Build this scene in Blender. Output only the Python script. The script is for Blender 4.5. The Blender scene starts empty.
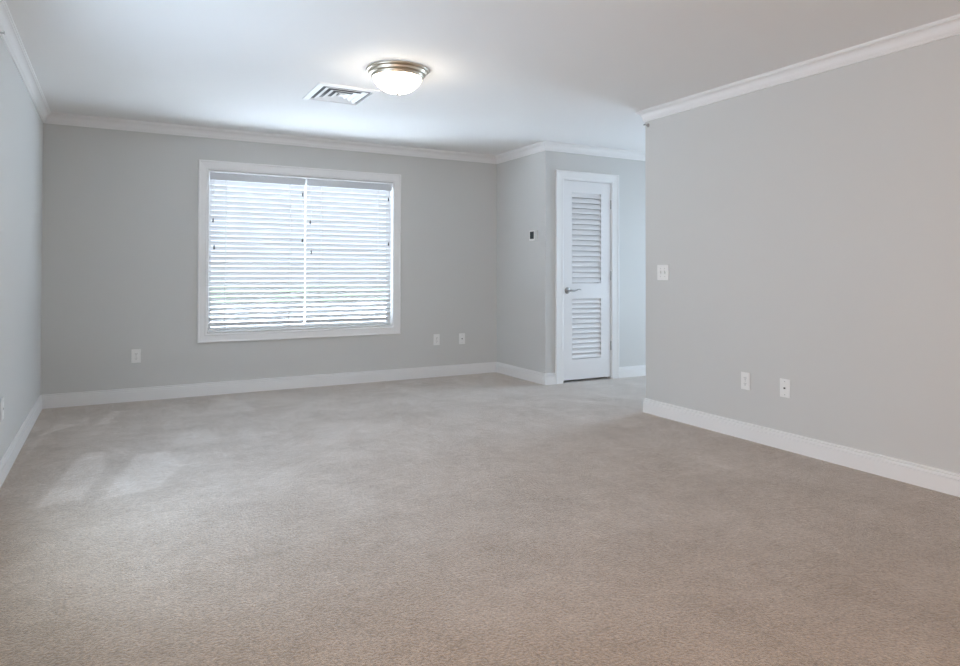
import bpy, bmesh, math, random
from mathutils import Vector, Matrix
import numpy as np

PI = math.pi
S = bpy.context.scene
COL = S.collection

# ------------------------------------------------------------------ camera
FPX, YAW, HY, CAMZ, ROLL, PITCH = 670.72, 0.4981, 262.07, 1.1393, 0.00213, 0.01350
s, c = math.sin(YAW), math.cos(YAW)
sp, cp = math.sin(PITCH), math.cos(PITCH)
sr, cr = math.sin(ROLL), math.cos(ROLL)
right0, fwd, up0 = Vector((c, -s, 0)), Vector((s*cp, c*cp, sp)), Vector((-s*sp, -c*sp, cp))
X, Y = cr*right0 + sr*up0, cr*up0 - sr*right0
cam = bpy.data.cameras.new('camera')
cam.sensor_width = 36.0
cam.lens = 36.0*FPX/960.0
cam.shift_y = -(333.0 - HY)/960.0
cam.clip_start = 0.05
cam_o = bpy.data.objects.new('camera', cam)
COL.objects.link(cam_o)
M3 = Matrix((X, Y, -fwd)).transposed()
cam_o.matrix_world = Matrix.Translation((0, 0, CAMZ)) @ M3.to_4x4()
S.camera = cam_o

# ------------------------------------------------------------------ sky, exposure
SKY_COLOR, SKY_STRENGTH = (0.85, 0.91, 1.0), 2.2
HALL_WATTS, LEFT_FILL_WATTS, WARM_FILL_WATTS = 29.0, 54.0, 36.0
DAY_COLOR, WARM_FILL_COLOR = (0.60, 0.78, 1.0), (1.0, 0.53, 0.18)
LAMP_STRENGTH, LAMP_COLOR = 30.0, (1.0, 0.88, 0.74)
w = bpy.data.worlds.new('sky')
S.world = w
w.use_nodes = True
bg = w.node_tree.nodes['Background']
bg.inputs[0].default_value = (*SKY_COLOR, 1)
bg.inputs[1].default_value = SKY_STRENGTH
sun = bpy.data.lights.new('sun', 'SUN'); sun.energy = 64.0; sun.color = (0.785, 0.875, 1.0); sun.angle = math.radians(0.53)
sun_o = bpy.data.objects.new('sun', sun); COL.objects.link(sun_o)
sun_o.rotation_euler = (math.radians(4), 0, 0)            # high sun behind the house: it lights the ground outside, never enters a window
S.view_settings.view_transform = 'Standard'
S.view_settings.look = 'None'
S.view_settings.gamma = 1.0
S.view_settings.use_curve_mapping = False
S.view_settings.exposure = 0.07
S.cycles.max_bounces = 14
S.cycles.diffuse_bounces = 10
S.cycles.sample_clamp_indirect = 0.0

# room dimensions (metres)
XL, YB, XJ, YD, XR, YRE = -0.533, 6.584, 3.797, 5.603, 3.781, 4.140
YF, XE, H, T = -2.4, 6.45, 2.44, 0.14
WX0, WX1, WZ0, WZ1 = 0.745, 2.553, 0.572, 2.057          # window opening
DX0, DX1, DZ = 4.012, 4.632, 2.079                        # closet door opening
GY0, GY1, GZ = 4.26, 5.50, 2.10                           # glass door at the end of the hall

LY0, LY1, LZ0, LZ1 = 2.35, 3.95, 0.45, 1.60                # unseen window opening added in the left wall for cool fill light
OY0, OY1, OZ = -1.00, 0.80, 2.08                         # unseen opening added in the left wall for warm fill light

def portal(name, loc, rot, sx, sy, watts=None, color=None, spread=180):
    l = bpy.data.lights.new(name, 'AREA')
    l.shape = 'RECTANGLE'; l.size = sx; l.size_y = sy
    if watts: l.energy = watts; l.color = color; l.spread = math.radians(spread)
    else: l.cycles.is_portal = True
    o = bpy.data.objects.new(name, l)
    o.location = loc; o.rotation_euler = rot
    COL.objects.link(o)
# an area light shines along its local -Z
portal('window_daylight', ((WX0+WX1)/2, YB+T+0.02, (WZ0+WZ1)/2), (-PI/2, 0, 0), WX1-WX0, WZ1-WZ0)
portal('hall_daylight', (XE+T+0.02, (GY0+GY1)/2, GZ/2), (0, PI/2, 0), GZ, GY1-GY0, HALL_WATTS, DAY_COLOR, 95)
portal('left_fill', (XL-T-0.02, (LY0+LY1)/2, (LZ0+LZ1)/2), (0, -PI/2, 0), LZ1-LZ0, LY1-LY0, LEFT_FILL_WATTS, DAY_COLOR)  # cool fill added to brighten the side walls
portal('warm_fill', (XL-T-0.02, (OY0+OY1)/2, OZ/2+0.1), (0, -PI/2, 0), OZ-0.25, OY1-OY0, WARM_FILL_WATTS, WARM_FILL_COLOR)  # added warm fill lamp; nothing is built beyond this opening

# ------------------------------------------------------------------ materials
def mat(name, color, rough=0.5, metal=0.0, bump=None, var=None, spec=0.5):
    m = bpy.data.materials.new(name); m.use_nodes = True
    nt = m.node_tree; b = nt.nodes['Principled BSDF']
    b.inputs['Base Color'].default_value = (*color, 1)
    b.inputs['Roughness'].default_value = rough
    b.inputs['Metallic'].default_value = metal
    b.inputs['Specular IOR Level'].default_value = spec
    tc = nt.nodes.new('ShaderNodeTexCoord')
    if bump:
        n = nt.nodes.new('ShaderNodeTexNoise'); n.inputs['Scale'].default_value = bump[0]
        n.inputs['Detail'].default_value = 3
        bp = nt.nodes.new('ShaderNodeBump'); bp.inputs['Strength'].default_value = bump[1]
        bp.inputs['Distance'].default_value = bump[2]
        nt.links.new(tc.outputs['Object'], n.inputs['Vector'])
        nt.links.new(n.outputs['Fac'], bp.inputs['Height'])
        nt.links.new(bp.outputs['Normal'], b.inputs['Normal'])
    if var:
        n = nt.nodes.new('ShaderNodeTexNoise'); n.inputs['Scale'].default_value = var[0]
        n.inputs['Detail'].default_value = 2
        mx = nt.nodes.new('ShaderNodeMix'); mx.data_type = 'RGBA'
        mx.inputs[6].default_value = (*[v*(1-var[1]) for v in color], 1)
        mx.inputs[7].default_value = (*[min(1, v*(1+var[1])) for v in color], 1)
        nt.links.new(tc.outputs['Object'], n.inputs['Vector'])
        nt.links.new(n.outputs['Fac'], mx.inputs[0])
        nt.links.new(mx.outputs[2], b.inputs['Base Color'])
    return m

M = {}
M['wall'] = mat('greige_wall_paint', (0.620, 0.622, 0.610), 0.75, bump=(260, 0.08, 0.002), var=(1.2, 0.015), spec=0.3)
M['ceiling'] = mat('ceiling_paint', (0.87, 0.87, 0.87), 0.85, bump=(220, 0.06, 0.002), var=(1.0, 0.01), spec=0.2)
M['trim'] = mat('white_trim_paint', (0.82, 0.82, 0.82), 0.35, var=(3, 0.01))
M['door'] = mat('white_door_paint', (0.80, 0.80, 0.81), 0.38, var=(4, 0.01))
M['plate'] = mat('white_plastic', (0.83, 0.83, 0.82), 0.35, var=(20, 0.01))
M['plate_grey'] = mat('pale_grey_plastic', (0.62, 0.64, 0.64), 0.4, var=(20, 0.01))
M['slot'] = mat('dark_slot', (0.02, 0.02, 0.02), 0.6, var=(40, 0.1))
M['valance'] = mat('backlit_shade_valance', (0.62, 0.65, 0.68), 0.4, var=(5, 0.01))  # grey tone stands in for the shade on the backlit valance
M['screen'] = mat('grey_screen', (0.045, 0.06, 0.065), 0.25, var=(60, 0.3))
M['nickel'] = mat('brushed_nickel', (0.76, 0.69, 0.58), 0.33, 1.0, bump=(300, 0.03, 0.001))
M['steel'] = mat('satin_steel', (0.42, 0.42, 0.42), 0.30, 1.0, bump=(300, 0.03, 0.001))
M['duct_shade'] = mat('dark_duct_shade', (0.10, 0.10, 0.105), 0.6, var=(8, 0.1))
M['tassel'] = mat('grey_tassel_plastic', (0.06, 0.065, 0.07), 0.5, var=(40, 0.05))
M['vinyl'] = mat('white_window_vinyl', (0.80, 0.80, 0.80), 0.4, var=(5, 0.01))
M['lawn'] = mat('lawn', (0.13, 0.17, 0.09), 0.9, bump=(30, 0.5, 0.05), var=(0.8, 0.2))
M['pale_bounce'] = mat('pale_bounce_ground', (0.52, 0.53, 0.54), 0.9, var=(1.5, 0.08))
M['bounce_cut'] = mat('dark_bounce_cut', (0.05, 0.04, 0.035), 0.95, bump=(25, 0.6, 0.03), var=(6, 0.3))
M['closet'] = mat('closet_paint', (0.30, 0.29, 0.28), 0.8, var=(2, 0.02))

def slat_material():
    m = bpy.data.materials.new('white_blind_slat'); m.use_nodes = True
    nt = m.node_tree; b = nt.nodes['Principled BSDF']; out = nt.nodes['Material Output']
    b.inputs['Base Color'].default_value = (0.76, 0.77, 0.78, 1)
    b.inputs['Roughness'].default_value = 0.4
    tr = nt.nodes.new('ShaderNodeBsdfTranslucent'); tr.inputs[0].default_value = (0.86, 0.88, 0.92, 1)
    mx = nt.nodes.new('ShaderNodeMixShader'); mx.inputs[0].default_value = 0.30
    n = nt.nodes.new('ShaderNodeTexNoise'); n.inputs['Scale'].default_value = 3
    rm = nt.nodes.new('ShaderNodeMapRange'); rm.inputs[3].default_value = 0.10; rm.inputs[4].default_value = 0.14
    nt.links.new(n.outputs['Fac'], rm.inputs[0]); nt.links.new(rm.outputs[0], mx.inputs[0])
    nt.links.new(b.outputs[0], mx.inputs[1]); nt.links.new(tr.outputs[0], mx.inputs[2])
    nt.links.new(mx.outputs[0], out.inputs[0])
    return m
M['slat'] = slat_material()

def glass_material():
    m = bpy.data.materials.new('window_glass'); m.use_nodes = True
    nt = m.node_tree; out = nt.nodes['Material Output']; nt.nodes.remove(nt.nodes['Principled BSDF'])
    t = nt.nodes.new('ShaderNodeBsdfTransparent'); t.inputs[0].default_value = (0.94, 0.96, 0.96, 1)
    g = nt.nodes.new('ShaderNodeBsdfGlossy'); g.inputs['Roughness'].default_value = 0.02
    f = nt.nodes.new('ShaderNodeFresnel'); f.inputs[0].default_value = 1.45
    mx = nt.nodes.new('ShaderNodeMixShader')
    ge = nt.nodes.new('ShaderNodeNewGeometry')
    mu = nt.nodes.new('ShaderNodeMath'); mu.operation = 'MULTIPLY_ADD'; mu.inputs[1].default_value = -1.0; mu.inputs[2].default_value = 1.0
    mf = nt.nodes.new('ShaderNodeMath'); mf.operation = 'MULTIPLY'            # reflect only where a ray enters the pane
    nt.links.new(ge.outputs['Backfacing'], mu.inputs[0]); nt.links.new(mu.outputs[0], mf.inputs[0])
    nt.links.new(f.outputs[0], mf.inputs[1])
    nt.links.new(mf.outputs[0], mx.inputs[0]); nt.links.new(t.outputs[0], mx.inputs[1])
    nt.links.new(g.outputs[0], mx.inputs[2]); nt.links.new(mx.outputs[0], out.inputs[0])
    return m
M['glass'] = glass_material()

def dome_material():
    m = bpy.data.materials.new('lit_frosted_glass'); m.use_nodes = True
    b = m.node_tree.nodes['Principled BSDF']
    b.inputs['Base Color'].default_value = (0.9, 0.88, 0.84, 1)
    b.inputs['Roughness'].default_value = 0.25
    b.inputs['Emission Color'].default_value = (*LAMP_COLOR, 1)
    b.inputs['Emission Strength'].default_value = LAMP_STRENGTH
    return m
M['dome'] = dome_material()

def carpet_material():
    m = bpy.data.materials.new('beige_cut_pile_carpet'); m.use_nodes = True
    nt = m.node_tree; N = nt.nodes; L = nt.links; b = N['Principled BSDF']
    b.inputs['Roughness'].default_value = 0.95
    b.inputs['Specular IOR Level'].default_value = 0.15
    b.inputs['Sheen Weight'].default_value = 0.85
    b.inputs['Sheen Roughness'].default_value = 0.42
    tc = N.new('ShaderNodeTexCoord')
    def noise(sc, det, ro=0.6):
        n = N.new('ShaderNodeTexNoise'); n.inputs['Scale'].default_value = sc
        n.inputs['Detail'].default_value = det; n.inputs['Roughness'].default_value = ro
        L.new(tc.outputs['Object'], n.inputs['Vector']); return n
    tuft = noise(95, 4, 0.75); cloud = noise(2.3, 5, 0.62); mid = noise(11, 3); grain = noise(38, 3, 0.7)
    ramp = N.new('ShaderNodeValToRGB')
    ramp.color_ramp.elements[0].position = 0.30; ramp.color_ramp.elements[0].color = (0.10, 0.064, 0.037, 1)
    ramp.color_ramp.elements[1].position = 0.70; ramp.color_ramp.elements[1].color = (0.545, 0.396, 0.258, 1)
    L.new(tuft.outputs['Fac'], ramp.inputs[0])
    at = N.new('ShaderNodeAttribute'); at.attribute_name = 'nap'
    def mth(op, a, bb):
        q = N.new('ShaderNodeMath'); q.operation = op
        for i, v in enumerate((a, bb)):
            if isinstance(v, (int, float)): q.inputs[i].default_value = v
            else: L.new(v, q.inputs[i])
        return q.outputs[0]
    k = mth('ADD', mth('MULTIPLY', mth('SUBTRACT', cloud.outputs['Fac'], 0.5), 0.50),
            mth('MULTIPLY', mth('SUBTRACT', mid.outputs['Fac'], 0.5), 0.30))
    k = mth('ADD', mth('ADD', k, mth('MULTIPLY', at.outputs['Fac'], 0.17)), 1.0)
    k = mth('ADD', k, mth('MULTIPLY', mth('SUBTRACT', grain.outputs['Fac'], 0.5), 0.55))
    vm = N.new('ShaderNodeVectorMath'); vm.operation = 'SCALE'
    L.new(ramp.outputs[0], vm.inputs[0]); L.new(k, vm.inputs['Scale'])
    L.new(vm.outputs[0], b.inputs['Base Color'])
    L.new(mth('MULTIPLY', mth('POWER', k, 1.4), 1.0), b.inputs['Sheen Weight'])
    bp = N.new('ShaderNodeBump'); bp.inputs['Strength'].default_value = 0.9; bp.inputs['Distance'].default_value = 0.008
    L.new(tuft.outputs['Fac'], bp.inputs['Height']); L.new(bp.outputs[0], b.inputs['Normal'])
    return m
M['carpet'] = carpet_material()

# ------------------------------------------------------------------ mesh helpers
def add_box(bm, x0, x1, y0, y1, z0, z1, bevel=0.0, mi=0, seg=2):
    vs = [bm.verts.new((x, y, z)) for x in (x0, x1) for y in (y0, y1) for z in (z0, z1)]
    fs = []
    for q in ((0,1,3,2), (4,6,7,5), (0,4,5,1), (2,3,7,6), (0,2,6,4), (1,5,7,3)):
        f = bm.faces.new([vs[i] for i in q]); f.material_index = mi; fs.append(f)
    if bevel:
        es = list({e for f in fs for e in f.edges})
        r = bmesh.ops.bevel(bm, geom=es, offset=bevel, segments=seg, profile=0.5, affect='EDGES')
        for f in r['faces']: f.material_index = mi
def add_lathe(bm, prof, n=48, axis='z', center=(0, 0, 0), mi=0, smooth=True):
    rings = []
    for r, z in prof:
        if r < 1e-6: rings.append([bm.verts.new(ax(0, 0, z, axis, center))])
        else: rings.append([bm.verts.new(ax(r*math.cos(2*PI*k/n), r*math.sin(2*PI*k/n), z, axis, center)) for k in range(n)])
    for a, b in zip(rings, rings[1:]):
        for k in range(n):
            q = [a[k % len(a)], a[(k+1) % len(a)], b[(k+1) % len(b)], b[k % len(b)]]
            q = list(dict.fromkeys(q))
            if len(q) >= 3:
                f = bm.faces.new(q); f.smooth = smooth; f.material_index = mi
def ax(a, b, h, axis, c0):
    p = {'z': (a, b, h), 'y': (a, h, b), 'x': (h, a, b)}[axis]
    return (p[0]+c0[0], p[1]+c0[1], p[2]+c0[2])
def add_tube(bm, pts, rad, n=8, mi=0):
    pts = [Vector(p) for p in pts]
    rr = rad if isinstance(rad, (list, tuple)) else [rad]*len(pts)
    rings = []
    for i, p in enumerate(pts):
        t = (pts[min(i+1, len(pts)-1)] - pts[max(i-1, 0)]).normalized()
        u = t.cross(Vector((0.123, 0.456, 0.88))).normalized(); v = t.cross(u)
        rings.append([bm.verts.new(p + rr[i]*(math.cos(2*PI*k/n)*u + math.sin(2*PI*k/n)*v)) for k in range(n)])
    for a, b in zip(rings, rings[1:]):
        for k in range(n):
            f = bm.faces.new((a[k], a[(k+1) % n], b[(k+1) % n], b[k])); f.smooth = True; f.material_index = mi
    for r in (rings[0], rings[-1]):
        f = bm.faces.new(r); f.material_index = mi
def add_sweep(bm, path, prof, fmap, seg=None, closed=False, mi=0):
    """sweep profile (offset to the right of the path, height) along a 2-D path with mitred corners; only segment seg if given"""
    n = len(path)
    def d(i):
        a, b = path[i % n], path[(i+1) % n]
        v = Vector((b[0]-a[0], b[1]-a[1])); return v.normalized()
    segs = range(n if closed else n-1) if seg is None else [seg]
    for sgi in segs:
        rings = []
        for j in (sgi, sgi+1):
            jj = j % n
            if closed or 0 < j < n-1: d0, d1 = d((j-1) % n), d(j % n)
            else: d0 = d1 = d(sgi)
            n0, n1 = Vector((d0.y, -d0.x)), Vector((d1.y, -d1.x))
            m = (n0+n1)/(1+n0.dot(n1))
            rings.append([bm.verts.new(fmap(path[jj][0]+m.x*o, path[jj][1]+m.y*o, h)) for o, h in prof])
        k = len(prof)
        for i in range(k):
            f = bm.faces.new((rings[0][i], rings[0][(i+1) % k], rings[1][(i+1) % k], rings[1][i])); f.material_index = mi
        bm.faces.new(rings[0]); bm.faces.new(rings[1])
def obj(name, bm, m, parent=None, loc=None, rotz=0.0):
    bmesh.ops.recalc_face_normals(bm, faces=bm.faces)
    me = bpy.data.meshes.new(name); bm.to_mesh(me); bm.free()
    for q in (m if isinstance(m, (list, tuple)) else [m]): me.materials.append(q)
    o = bpy.data.objects.new(name, me); COL.objects.link(o)
    if parent is not None: o.parent = parent
    if loc is not None: o.location = loc
    o.rotation_euler = (0, 0, rotz)
    return o
def struct(name, bm, m, label, cat):
    o = obj(name, bm, m); o['kind'] = 'structure'; o['label'] = label; o['category'] = cat
    return o
def thing(name, label, cat, loc=(0, 0, 0), rotz=0.0, group=None, kind=None):
    o = bpy.data.objects.new(name, None); COL.objects.link(o)
    o.empty_display_size = 0.05
    o.location = loc; o.rotation_euler = (0, 0, rotz); o['label'] = label; o['category'] = cat
    if group: o['group'] = group
    if kind: o['kind'] = kind
    return o
def B(*a, **k):
    bm = bmesh.new(); add_box(bm, *a, **k); return bm

# ------------------------------------------------------------------ the setting
def carpet():
    xs = np.concatenate([[XL-T], np.arange(XL, XR+0.2, 0.018), [4.2, 4.6, 5.2, 5.8, XE+T]])
    ys = np.concatenate([[YF-T, -1, 0.3], np.arange(0.8, YB, 0.018), [YB, YB+T]])
    gx, gy = np.meshgrid(xs, ys, indexing='ij')
    nx, ny = gx.shape
    nap = np.zeros_like(gx)
    def poly(pts, val, soft=0.02):                        # a wedge where the vacuum turned the pile
        nonlocal nap
        d = np.full(gx.shape, 1e9)
        a = sum(pts[i][0]*pts[(i+1) % len(pts)][1]-pts[(i+1) % len(pts)][0]*pts[i][1] for i in range(len(pts)))
        sg = 1 if a > 0 else -1
        for i in range(len(pts)):
            (x0, y0), (x1, y1) = pts[i], pts[(i+1) % len(pts)]
            l = math.hypot(x1-x0, y1-y0)
            d = np.minimum(d, sg*((x1-x0)*(gy-y0)-(y1-y0)*(gx-x0))/l)
        nap += val*np.clip(d/soft+0.5, 0, 1)
    poly([(-0.33, 3.86), (-0.17, 4.86), (-0.05, 4.86), (-0.04, 4.45), (-0.14, 3.90)], 1.0)
    poly([(-0.16, 4.70), (-0.02, 4.95), (0.10, 4.85), (0.02, 4.65)], 0.5)
    poly([(-0.06, 3.84), (0.13, 4.68), (0.30, 4.66), (0.36, 4.30), (0.20, 3.90)], 0.9, 0.03)
    poly([(0.10, 4.62), (0.30, 4.70), (0.52, 4.35), (0.40, 4.20)], 0.4, 0.06)
    poly([(-0.46, 5.50), (-0.36, 5.88), (-0.22, 5.78)], 0.9)
    poly([(-0.49, 4.7), (-0.455, 5.55), (-0.40, 5.60), (-0.43, 5.3)], 0.7)
    poly([(-0.23, 5.72), (-0.20, 6.05), (-0.165, 6.05), (-0.17, 5.72)], 0.8)
    poly([(-0.12, 5.70), (-0.02, 6.20), (0.05, 6.20), (-0.04, 5.70)], 0.9)
    poly([(0.28, 5.30), (0.42, 6.25), (0.55, 6.25), (0.62, 5.35)], 0.5, 0.05)
    poly([(0.60, 5.70), (0.80, 6.35), (0.92, 6.35), (1.05, 5.70)], 0.5, 0.06)
    poly([(0.30, 4.75), (0.42, 5.15), (0.62, 5.2), (0.62, 4.8)], 0.6, 0.06)
    poly([(1.05, 5.75), (1.25, 6.4), (1.5, 6.35), (1.7, 5.75)], 0.3, 0.08)
    poly([(0.75, 4.55), (0.78, 5.1), (0.88, 5.1), (0.9, 4.55)], 0.4, 0.04)
    poly([(1.1, 4.4), (1.3, 5.0), (1.75, 4.9), (1.6, 4.4)], 0.3, 0.08)
    rnd = random.Random(5)
    for k in range(70):                                   # footprints and faint strokes
        x, y, an = rnd.uniform(XL+.15, XR-.2), rnd.uniform(1.2, 6.3), rnd.uniform(-0.7, 0.5)
        L_, W_ = rnd.uniform(0.12, 0.45), rnd.uniform(0.05, 0.14)
        u, v = (math.sin(an), math.cos(an)), (math.cos(an), -math.sin(an))
        poly([(x+a*L_*u[0]+b*W_*v[0], y+a*L_*u[1]+b*W_*v[1]) for a, b in ((-1, -1), (-1, 1), (1, .5), (1, -.5))],
             rnd.choice((0.30, 0.22, -0.18, 0.15, -0.25)), rnd.uniform(0.05, 0.12))
    idx = np.arange(nx*ny).reshape(nx, ny)
    faces = np.stack([idx[:-1, :-1], idx[1:, :-1], idx[1:, 1:], idx[:-1, 1:]], -1).reshape(-1, 4)
    me = bpy.data.meshes.new('floor')
    me.from_pydata(np.stack([gx, gy, np.zeros_like(gx)], -1).reshape(-1, 3).tolist(), [], faces.tolist())
    a = me.attributes.new('nap', 'FLOAT', 'POINT'); a.data.foreach_set('value', nap.reshape(-1).astype(np.float32))
    me.materials.append(M['carpet'])
    o = bpy.data.objects.new('floor', me); COL.objects.link(o)
    o['kind'] = 'structure'; o['label'] = 'beige cut pile carpet with pale vacuum strokes'; o['category'] = 'floor'
carpet()
struct('ceiling', B(XL-T, XE+T, YF-T, YB+T+0.0, H, H+0.12), M['ceiling'], 'smooth white ceiling', 'ceiling')
bm = bmesh.new()
for q in ((YF-T, OY0, 0, H), (OY0, OY1, OZ, H), (OY1, LY0, 0, H), (LY1, YB+T, 0, H), (LY0, LY1, 0, LZ0), (LY0, LY1, LZ1, H)):
    add_box(bm, XL-T, XL, q[0], q[1], q[2], q[3])
struct('wall_left', bm, M['wall'], 'pale greige left wall', 'wall')
bm = bmesh.new()
for q in ((XL, WX0, 0, H), (WX1, XJ+T, 0, H), (WX0, WX1, 0, WZ0), (WX0, WX1, WZ1, H)):
    add_box(bm, q[0], q[1], YB, YB+T, q[2], q[3])
struct('wall_back', bm, M['wall'], 'greige back wall around the wide window', 'wall')
struct('wall_jog', B(XJ, XJ+0.10, YD, YB, 0, H), M['wall'], 'narrow greige return wall carrying the thermostat', 'wall')
bm = bmesh.new()
for q in ((XJ+0.10, DX0, 0, H), (DX1, XE+T, 0, H), (DX0, DX1, DZ, H)):
    add_box(bm, q[0], q[1], YD, YD+0.12, q[2], q[3])
struct('wall_hall', bm, M['wall'], 'greige hall wall around the louvered closet door', 'wall')
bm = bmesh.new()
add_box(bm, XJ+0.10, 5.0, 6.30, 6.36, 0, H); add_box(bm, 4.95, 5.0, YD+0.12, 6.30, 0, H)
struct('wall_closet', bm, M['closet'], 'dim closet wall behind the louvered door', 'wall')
bm = bmesh.new()
add_box(bm, XR, XR+T, YF-T, YRE, 0, H)
add_box(bm, XR+T, XE+T, YRE-T, YRE, 0, H)
struct('wall_right', bm, M['wall'], 'wide greige right wall ending at the hall opening', 'wall')
struct('wall_front', B(XL, XR, YF-T, YF, 0, H), M['wall'], 'plain greige wall behind the viewer', 'wall')
bm = bmesh.new()
for q in ((YRE, GY0, 0, H), (GY1, YD, 0, H), (GY0, GY1, GZ, H)):
    add_box(bm, XE, XE+T, q[0], q[1], q[2], q[3])
struct('wall_end', bm, M['wall'], 'greige wall at the end of the hall around the glass door', 'wall')
struct('ground', B(-40, 60, YB+T+22, 60, -0.25, -0.20), M['lawn'], 'lawn outside the back window', 'lawn')
struct('dark_ground_strip', B(-8, 12, YB+T, YB+T+0.75, -0.25, -0.20), M['bounce_cut'], 'unseen dark ground strip added to cut bounce onto the blind slats', 'dark ground strip')  # added dark strip: keeps ground bounce off the slat undersides
struct('bounce_ground', B(-14, 18, YB+T+0.75, YB+T+22, -0.25, -0.20), M['pale_bounce'], 'unseen pale ground added to reflect sun up through the blinds', 'bounce_ground')  # added reflector: throws sunlight up through the slats onto the ceiling

# crown moulding and baseboards
CROWN = [(0, H), (0.056, H), (0.056, H-0.011), (0.050, H-0.013), (0.049, H-0.018)] + \
        [(0.049-0.031*math.sin(t)*1.0, H-0.018-0.045*(1-math.cos(t))) for t in [k*PI/2/7 for k in range(1, 8)]] + \
        [(0.0155, H-0.0645), (0.0155, H-0.070), (0.012, H-0.072), (0.012, H-0.081), (0.009, H-0.085), (0, H-0.085)]
BASE = [(0, 0), (0.016, 0), (0.016, 0.082), (0.0080, 0.0825), (0.0080, 0.0870), (0.0140, 0.0876), (0.0135, 0.096), (0.0110, 0.1005), (0.0030, 0.1015),
        (0.0030, 0.1060), (0.0105, 0.1068), (0.0115, 0.111), (0.0105, 0.114), (0.007, 0.115), (0, 0.115)]
plan = lambda a, b, h: (a, b, h)
P1 = [(XL, YF), (XL, YB), (XJ, YB), (XJ, YD), (XE, YD)]
P2 = [(XE, YRE), (XR, YRE), (XR, YF), (XL, YF)]
names1, names2 = ['left', 'back', 'jog', 'hall'], ['corridor', 'right', 'front']
k = 0
for path, nm in ((P1, names1), (P2, names2)):
    for i, q in enumerate(nm):
        k += 1
        bm = bmesh.new(); add_sweep(bm, path, CROWN, plan, seg=i)
        struct('trim_%d' % k, bm, M['trim'], 'white crown moulding along the top of the %s wall' % q, 'crown moulding')
CO0, CO1, CZ = 3.916, 4.731, 2.170                         # door casing, outer edges
PB = [(XL, YF), (XL, YB), (XJ, YB), (XJ, YD), (CO0, YD)]
for i, q in enumerate(names1):
    bm = bmesh.new(); add_sweep(bm, PB, BASE, plan, seg=i) if i else (add_sweep(bm, [(XL, YF), (XL, OY0)], BASE, plan), add_sweep(bm, [(XL, OY1), (XL, YB), (XJ, YB)], BASE, plan, seg=0))
    if q == 'hall': add_sweep(bm, [(CO1, YD), (XE, YD)], BASE, plan)
    struct('baseboard_' + q, bm, M['trim'], 'white moulded baseboard along the %s wall' % q, 'baseboard')
for i, q in enumerate(names2):
    bm = bmesh.new(); add_sweep(bm, P2, BASE, plan, seg=i)
    struct('baseboard_' + q, bm, M['trim'], 'white moulded baseboard along the %s wall' % q, 'baseboard')

# ------------------------------------------------------------------ window
# casing profile: (offset across the casing from the outer edge, height off the wall)
CASE = [(0, 0), (0, 0.018), (0.004, 0.021), (0.012, 0.021), (0.016, 0.018), (0.020, 0.0165), (0.050, 0.0135), (0.060, 0.0125),
        (0.063, 0.0145), (0.068, 0.0145), (0.072, 0.011), (0.0, 0.0)]
def casing_profile(wd):
    return [(0, 0), (0, 0.017), (0.004, 0.020), (0.013, 0.020), (0.017, 0.016), (0.022, 0.0155), (wd*0.68, 0.0125), (wd*0.74, 0.0115),
            (wd*0.77, 0.0135), (wd*0.88, 0.0135), (wd*0.94, 0.010), (wd, 0.009), (wd, 0)]
win = thing('window_1', 'wide white cased window in the back wall', 'window', ((WX0+WX1)/2, YB, WZ0), kind='structure')
o0 = Vector(win.location)
wmap = lambda a, b, h: (a-o0.x, -h, b-o0.z)
bm = bmesh.new()
add_sweep(bm, [(0.658, 0.480), (0.658, 2.150), (2.628, 2.150), (2.628, 0.480)], casing_profile(0.083), wmap, closed=True)
obj('casing', bm, M['trim'], win)
def ring(bm, x0, x1, z0, z1, y0, y1, wdt):
    for q in ((x0, x0+wdt, z0, z1), (x1-wdt, x1, z0, z1), (x0+wdt, x1-wdt, z0, z0+wdt), (x0+wdt, x1-wdt, z1-wdt, z1)):
        add_box(bm, q[0], q[1], y0, y1, q[2], q[3])
hx, hz = (WX1-WX0)/2, WZ1-WZ0
bm = bmesh.new(); ring(bm, -hx, hx, 0, hz, 0, T, 0.004); obj('jamb', bm, M['trim'], win)
bm = bmesh.new(); ring(bm, -hx+0.004, hx-0.004, 0.004, hz-0.004, 0.085, 0.125, 0.035); obj('frame', bm, M['vinyl'], win)
obj('pane', B(-hx+0.039, hx-0.039, 0.103, 0.107, 0.039, hz-0.039), M['glass'], win)

for nm, q, loc, rz, y0, y1, zz in (('fill_window', 'left wall, added for its fill light', (XL, (LY0+LY1)/2, LZ0), -PI/2, LY0, LY1, LZ1-LZ0),):
    w2 = thing(nm, 'unseen white framed window in the ' + q, 'window', loc, rotz=rz, kind='structure')
    hw2 = (y1-y0)/2
    bm = bmesh.new(); ring(bm, -hw2, hw2, 0, zz, -0.12, -0.07, 0.05); obj('frame', bm, M['vinyl'], w2)
    obj('pane', B(-hw2+0.05, hw2-0.05, -0.097, -0.093, 0.05, zz-0.05), M['glass'], w2)

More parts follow.
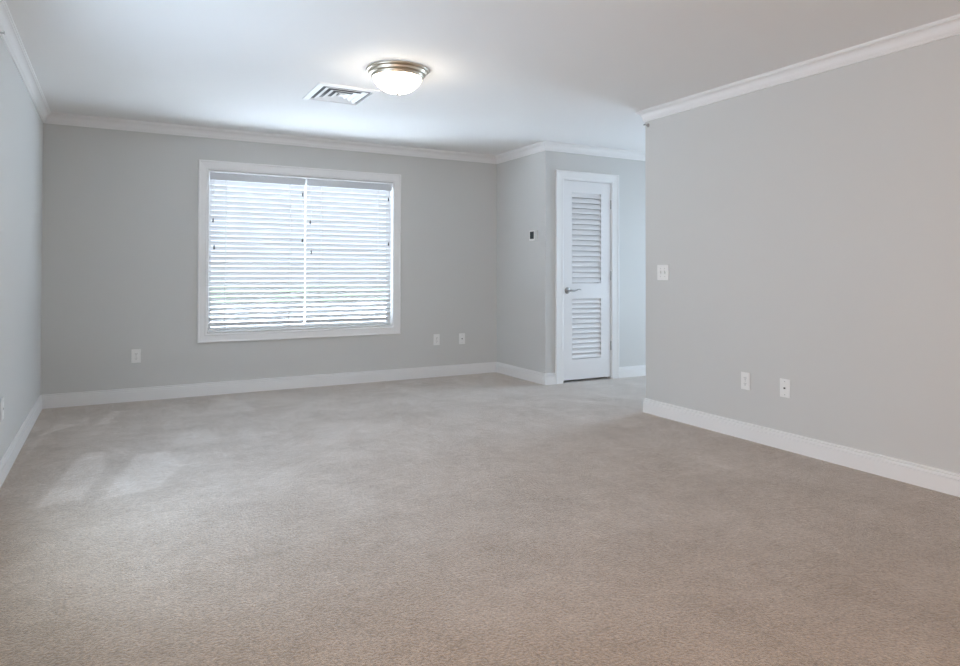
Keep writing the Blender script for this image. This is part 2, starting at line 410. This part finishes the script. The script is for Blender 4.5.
# blinds
def make_blind(x0, x1, label, lifts, tilts, first_ladders):
    zt = 2.045
    r = thing('window_blind', label, 'blind', ((x0+x1)/2, YB+0.035, 0.590), group='blinds in the back window')
    cx = (x0+x1)/2; hw = (x1-x0)/2
    Z = lambda z: z-0.590
    obj('headrail', B(-hw+0.004, hw-0.004, -0.018, 0.030, Z(1.992), Z(2.036), bevel=0.002), M['trim'], r)
    obj('valance', B(-hw, hw, -0.030, -0.021, Z(1.975), Z(zt), bevel=0.002), M['valance'], r)
    bm = bmesh.new()
    tilt = math.radians(SLAT_TILT)
    n = 29; zb, ztop = 0.640, 1.955
    for i in range(n):
        z = Z(zb+(ztop-zb)*i/(n-1))
        W, th = 0.025, 0.0014
        sec = []
        for t in (-1, -0.5, 0, 0.5, 1): sec.append((t*W, 0.0018*(1-t*t)+th))
        for t in (1, 0.5, 0, -0.5, -1): sec.append((t*W, 0.0018*(1-t*t)-th))
        ca, sa = math.cos(tilt), math.sin(tilt)
        a = [bm.verts.new((-hw, y*ca-q*sa, z+y*sa+q*ca)) for y, q in sec]
        b = [bm.verts.new((hw, y*ca-q*sa, z+y*sa+q*ca)) for y, q in sec]
        for j in range(len(sec)):
            j2 = (j+1) % len(sec); bm.faces.new((a[j], a[j2], b[j2], b[j]))
        bm.faces.new(a); bm.faces.new(b)
    obj('slats', bm, M['slat'], r)
    obj('bottom_rail', B(-hw, hw, -0.022, 0.022, Z(0.590), Z(0.604), bevel=0.003), M['slat'], r)
    for xx in first_ladders:
        bm = bmesh.new()
        for yy in (-0.0265, 0.0265): add_box(bm, xx-cx-0.0026, xx-cx+0.0026, yy-0.0006, yy+0.0006, Z(0.600), Z(1.995))
        obj('ladder_cord', bm, M['slat'], r)
    for nm, lst in (('tilt_cord', tilts), ('lift_cord', lifts)):
        for xx, zz in lst:
            bm = bmesh.new(); add_tube(bm, [(xx-cx, -0.036, Z(1.980)), (xx-cx, -0.036, Z(zz))], 0.0012, 6)
            cd = obj(nm, bm, M['slat'], r)
            bm = bmesh.new()
            add_lathe(bm, [(0, 0.014), (0.0030, 0.013), (0.0050, 0.006), (0.0070, -0.012), (0.0074, -0.020), (0.006, -0.024), (0, -0.024)], 12,
                      center=(xx-cx, -0.036, Z(zz)-0.006))
            obj('tassel', bm, M['tassel'], cd)
    return r
SLAT_TILT = -48
make_blind(0.757, 1.634, 'left white slatted blind in the back window', [(1.606, 1.896), (1.604, 1.445)], [(0.787, 1.614), (0.797, 1.366)], (0.902, 1.489))
make_blind(1.647, 2.532, 'right white slatted blind in the back window', [(2.493, 1.895), (2.495, 1.430)], [(1.680, 1.629), (1.692, 1.334)], (1.791, 2.386))

# ------------------------------------------------------------------ louvered closet door
dr = thing('door_1', 'white louvered closet door with lever handle and white casing', 'door', ((DX0+DX1)/2, YD, 0), kind='structure')
dcx = (DX0+DX1)/2
dmap = lambda a, b, h: (a-dcx, -h, b)
bm = bmesh.new(); add_sweep(bm, [(CO0, 0), (CO0, CZ), (CO1, CZ), (CO1, 0)], casing_profile(0.096), dmap)
obj('casing', bm, M['trim'], dr)
bm = bmesh.new()
for q in ((DX0, DX0+0.003, 0, DZ), (DX1-0.003, DX1, 0, DZ), (DX0, DX1, DZ-0.002, DZ)):
    add_box(bm, q[0]-dcx, q[1]-dcx, 0, 0.12, q[2], q[3])
for q in ((DX0+.003, DX0+0.013, 0, DZ), (DX1-0.013, DX1-.003, 0, DZ), (DX0+.003, DX1-.003, DZ-0.012, DZ)):
    add_box(bm, q[0]-dcx, q[1]-dcx, 0.048, 0.075, q[2], q[3])
obj('jamb', bm, M['trim'], dr)
SX0, SX1, SZ0, SZ1 = DX0+0.0055, DX1-0.006, 0.026, DZ-0.007
LX0, LX1 = 4.124, 4.503
panels = ((0.236, 0.855), (1.016, 1.953))
bm = bmesh.new()
y0, y1 = 0.002, 0.037
for q in ((SX0, LX0, SZ0, SZ1), (LX1, SX1, SZ0, SZ1), (LX0, LX1, SZ0, panels[0][0]), (LX0, LX1, panels[0][1], panels[1][0]), (LX0, LX1, panels[1][1], SZ1)):
    add_box(bm, q[0]-dcx, q[1]-dcx, y0, y1, q[2], q[3])
obj('slab', bm, M['door'], dr)
for (za, zb) in panels:
    bm = bmesh.new()
    n = round((zb-za)/0.0537)
    p = (zb-za)/n
    for i in range(n):
        z = za+p*(i+0.5)
        # blade: lower edge towards the room, upper edge towards the closet
        sec = [(0.0050, z-p*0.36), (0.0100, z-p*0.42), (0.0330, z+p*0.50), (0.0280, z+p*0.56)]
        a = [bm.verts.new((LX0-dcx, yy, min(max(zz, za), zb))) for yy, zz in sec]
        b = [bm.verts.new((LX1-dcx, yy, min(max(zz, za), zb))) for yy, zz in sec]
        for j in range(4):
            bm.faces.new((a[j], a[(j+1) % 4], b[(j+1) % 4], b[j]))
        bm.faces.new(a); bm.faces.new(b)
    obj('louver_panel', bm, M['door'], dr)
for zc in (1.848, 1.093, 0.351):
    bm = bmesh.new()
    add_lathe(bm, [(0, 0.0475), (0.0045, 0.0475), (0.0062, 0.044), (0.0062, -0.044), (0.0045, -0.0475), (0, -0.0475)], 14, center=(DX1-0.004-dcx, -0.0050, zc))
    add_box(bm, SX1-dcx+0.0002, DX1-0.0032-dcx, -0.001, 0.006, zc-0.044, zc+0.044)
    obj('hinge', bm, M['steel'], dr)
hd_bm = bmesh.new()
hx0, hz0 = 4.066-dcx, 0.943
add_lathe(hd_bm, [(0, 0.002), (0.033, 0.002), (0.033, -0.001), (0.030, -0.004), (0.020, -0.007), (0.013, -0.009), (0.011, -0.014), (0.011, -0.038), (0.0, -0.040)], 32, axis='y', center=(hx0, 0, hz0))
hd = obj('door_handle', hd_bm, M['steel'], dr)
bm = bmesh.new()
pts = [(0.0, 0), (0.012, 0.001), (0.03, 0.0), (0.055, -0.002), (0.08, 0.002), (0.105, 0.012), (0.125, 0.013), (0.140, 0.006)]
add_tube(bm, [(hx0+a, -0.045, hz0+b) for a, b in pts], [0.010, 0.011, 0.010, 0.008, 0.0065, 0.0058, 0.005, 0.004], 12)
obj('lever', bm, M['steel'], hd)

# glass door at the end of the hall
gd = thing('door_2', 'glazed white door at the far end of the hall', 'door', (XE, (GY0+GY1)/2, 0), kind='structure')
gw = (GY1-GY0)/2
bm = bmesh.new()
for q in ((-gw, -gw+0.05, 0, GZ), (gw-0.05, gw, 0, GZ), (-gw+0.05, gw-0.05, 0, 0.08), (-gw+0.05, gw-0.05, GZ-0.05, GZ), (-0.025, 0.025, 0.08, GZ-0.05)):
    add_box(bm, 0.05, 0.09, q[0], q[1], q[2], q[3])
obj('frame', bm, M['vinyl'], gd)
for a, b in ((-gw+0.05, -0.025), (0.025, gw-0.05)):
    obj('pane', B(0.068, 0.072, a, b, 0.08, GZ-0.05), M['glass'], gd)

# ------------------------------------------------------------------ ceiling light and vent
def ceiling_light(loc, label):
    r = thing('ceiling_light', label, 'ceiling light', loc)
    bm = bmesh.new()
    add_lathe(bm, [(0, 0), (0.200, 0), (0.203, -0.006), (0.200, -0.012), (0.192, -0.016), (0.184, -0.019), (0.186, -0.026), (0.182, -0.034), (0.172, -0.038),
                   (0.166, -0.041), (0.168, -0.048), (0.164, -0.056), (0.156, -0.058), (0.150, -0.050), (0, -0.050)], 72)
    obj('canopy_ring', bm, M['nickel'], r)
    bm = bmesh.new(); pr = []
    for k in range(0, 17):
        t = k/16*PI/2
        d_ = DOME*math.sin(t)
        rc = math.sqrt(max(0, CAP**2-(CAP-DOME+d_)**2))
        pr.append((0.5*0.157*math.cos(t)+0.5*rc if k < 16 else 0, -0.052-d_))
    add_lathe(bm, pr, 72)
    d = obj('glass_dome', bm, M['dome'], r)
    bm = bmesh.new(); zb = -0.052-DOME
    add_lathe(bm, [(0, zb+0.002), (0.012, zb+0.001), (0.013, zb-0.003), (0.008, zb-0.007), (0.007, zb-0.011), (0, zb-0.013)], 20)
    obj('finial', bm, M['nickel'], r)
    return r
DOME = 0.100
CAP = (0.157**2+DOME**2)/(2*DOME)
ceiling_light((1.5945, 4.055, H), 'lit frosted dome ceiling light with brushed nickel rings')

VX0, VX1, VY0, VY1 = 1.228, 1.670, 4.575, 5.060
vt = thing('ceiling_vent', 'white square ceiling air vent with nested angled louvers', 'vent', ((VX0+VX1)/2, (VY0+VY1)/2, H))
va, vb = (VX1-VX0)/2, (VY1-VY0)/2
def sq_ring(bm, prof):                                     # prof: (inset from the outer edge, z), swept round the rectangle
    rr = [[bm.verts.new((sx*(va-i), sy*(vb-i), z)) for sx, sy in ((-1, -1), (1, -1), (1, 1), (-1, 1))] for i, z in prof]
    n = len(rr)
    for j in range(n):
        a, b = rr[j], rr[(j+1) % n]
        for q in range(4): bm.faces.new((a[q], a[(q+1) % 4], b[(q+1) % 4], b[q]))
bm = bmesh.new(); sq_ring(bm, [(0, -0.001), (0.002, -0.008), (0.034, -0.014), (0.038, -0.014), (0.042, 0.0), (0, 0)]); obj('vent_frame', bm, M['trim'], vt)
for j in range(3):
    i0 = 0.064+0.049*j
    bm = bmesh.new(); sq_ring(bm, [(i0, -0.012), (i0+0.003, -0.0135), (i0+0.012, -0.0125), (i0+0.036, 0.0), (i0+0.034, 0.0), (i0+0.010, -0.0105)]); obj('louver', bm, M['trim'], vt)
i0 = 0.203
obj('centre_plate', B(-va+i0, va-i0, -vb+i0, vb-i0, -0.013, -0.001, bevel=0.002), M['trim'], vt)
obj('duct_shade', B(-va+0.040, va-0.040, -vb+0.040, vb-0.040, -0.0006, 0.0), M['duct_shade'], vt)  # flat dark sheet painted as the shade deep inside the vent

# ------------------------------------------------------------------ wall plates (local +y points off the wall)
NB, NR, NL = PI, PI/2, -PI/2
def plate(name, label, cat, loc, rz, wdt=0.074, hgt=0.118, group=None):
    r = thing(name, label, cat, loc, rz, group)
    obj('cover_plate', B(-wdt/2, wdt/2, 0, 0.0065, -hgt/2, hgt/2, bevel=0.003), M['plate'], r)
    return r
def screw(r, x, z):
    bm = bmesh.new(); add_lathe(bm, [(0, 0.0064), (0.0032, 0.0066), (0.0026, 0.0078), (0, 0.0082)], 14, axis='y', center=(x, 0, z)); obj('screw', bm, M['steel'], r)
def outlet(label, loc, rz):
    r = plate('wall_outlet', label, 'outlet', loc, rz, group='duplex outlets on the walls')
    for zz in (0.0195, -0.0195):
        q = obj('receptacle', B(-0.0165, 0.0165, 0.0060, 0.0085, zz-0.0138, zz+0.0138, bevel=0.0022), M['plate'], r)
        bm = bmesh.new()
        add_box(bm, -0.0078, -0.0056, 0.0080, 0.0090, zz-0.002, zz+0.0075); add_box(bm, 0.0056, 0.0078, 0.0080, 0.0090, zz-0.001, zz+0.0065)
        add_lathe(bm, [(0, 0.0080), (0.0028, 0.0080), (0.0028, 0.0090), (0, 0.0090)], 12, axis='y', center=(0, 0, zz-0.0075))
        obj('slots', bm, M['slot'], q)
    screw(r, 0, 0)
    return r
def jack(label, loc, rz, dz=0.0):
    r = plate('wall_jack', label, 'wall jack', loc, rz, group='jack plates on the walls')
    q = obj('connector', B(-0.0105, 0.0105, 0.0060, 0.0085, dz-0.0115, dz+0.0115, bevel=0.0015), M['plate'], r)
    obj('socket', B(-0.0068, 0.0068, 0.0080, 0.0090, dz-0.0055, dz+0.0050), M['slot'], q)
    screw(r, 0, 0.042); screw(r, 0, -0.042)
    return r
outlet('white outlet low on back wall, left of the window', (0.166, YB, 0.392), NB)
outlet('white outlet on back wall right of the window, left one of the pair', (3.048, YB, 0.400), NB)
jack('white jack plate on back wall near the thermostat wall corner', (3.355, YB, 0.3965), NB)
outlet('white outlet on right wall, below and right of the light switch', (XR, 3.157, 0.3955), NR)
jack('white jack plate on right wall with dark square socket', (XR, 2.851, 0.3935), NR)
jack('white jack plate on left wall at the edge of the photo', (XL, 4.43, 0.389), NL)

sw = plate('light_switch', 'white double toggle light switch near the end of right wall', 'light switch', (XR, 3.940, 1.132), NR, 0.122, 0.120)
for xx in (0.023, -0.023):
    q = obj('toggle_slot', B(xx-0.006, xx+0.006, 0.0060, 0.0070, -0.0125, 0.0125), M['plate_grey'], sw)
    bm = bmesh.new()
    vs = [(xx-0.0045, 0.0068, -0.010), (xx+0.0045, 0.0068, -0.010), (xx+0.0045, 0.0068, 0.009), (xx-0.0045, 0.0068, 0.009),
          (xx-0.0038, 0.019, 0.004), (xx+0.0038, 0.019, 0.004), (xx+0.0038, 0.0175, 0.013), (xx-0.0038, 0.0175, 0.013)]
    vs = [bm.verts.new(v) for v in vs]
    for f in ((0,1,2,3), (4,5,6,7), (0,1,5,4), (1,2,6,5), (2,3,7,6), (3,0,4,7)): bm.faces.new([vs[i] for i in f])
    obj('toggle', bm, M['plate'], q)
    screw(sw, xx, 0.031); screw(sw, xx, -0.031)

th = thing('thermostat', 'small thermostat with dark screen on the narrow return wall', 'thermostat', (XJ, 5.806, 1.508), NR)
# local +x runs to the viewer's left (towards the back wall)
obj('housing', B(-0.062, 0.062, 0, 0.019, -0.052, 0.052, bevel=0.003), M['plate_grey'], th)
bz = obj('bezel', B(-0.036, 0.062, 0.017, 0.026, -0.0525, 0.0525, bevel=0.004), M['plate'], th)
obj('screen', B(-0.026, 0.046, 0.0255, 0.0275, -0.036, 0.040, bevel=0.0008), M['screen'], bz)

# sidewall sprinkler heads just under the crown moulding
def sprinkler(label, loc, rz):
    r = thing('sprinkler_head', label, 'sprinkler', loc, rz, group='sprinkler heads under the crown moulding')
    bm = bmesh.new(); add_lathe(bm, [(0, 0), (0.016, 0), (0.015, 0.004), (0.008, 0.006), (0.007, 0.018), (0, 0.018)], 20, axis='y'); obj('escutcheon', bm, M['steel'], r)
    bm = bmesh.new()
    for sx in (-1, 1): add_tube(bm, [(sx*0.006, 0.016, 0), (sx*0.009, 0.026, 0), (sx*0.003, 0.038, 0)], 0.0016, 8)
    obj('yoke', bm, M['steel'], r)
    obj('deflector', B(-0.011, 0.011, 0.0375, 0.0395, -0.004, 0.008, bevel=0.0006), M['steel'], r)
sprinkler('small metal sprinkler head high on left wall at the photo edge', (XL, 4.05, 2.318), NL)
sprinkler('small metal sprinkler head at the end of right wall', (XR, 4.108, 2.322), NR)
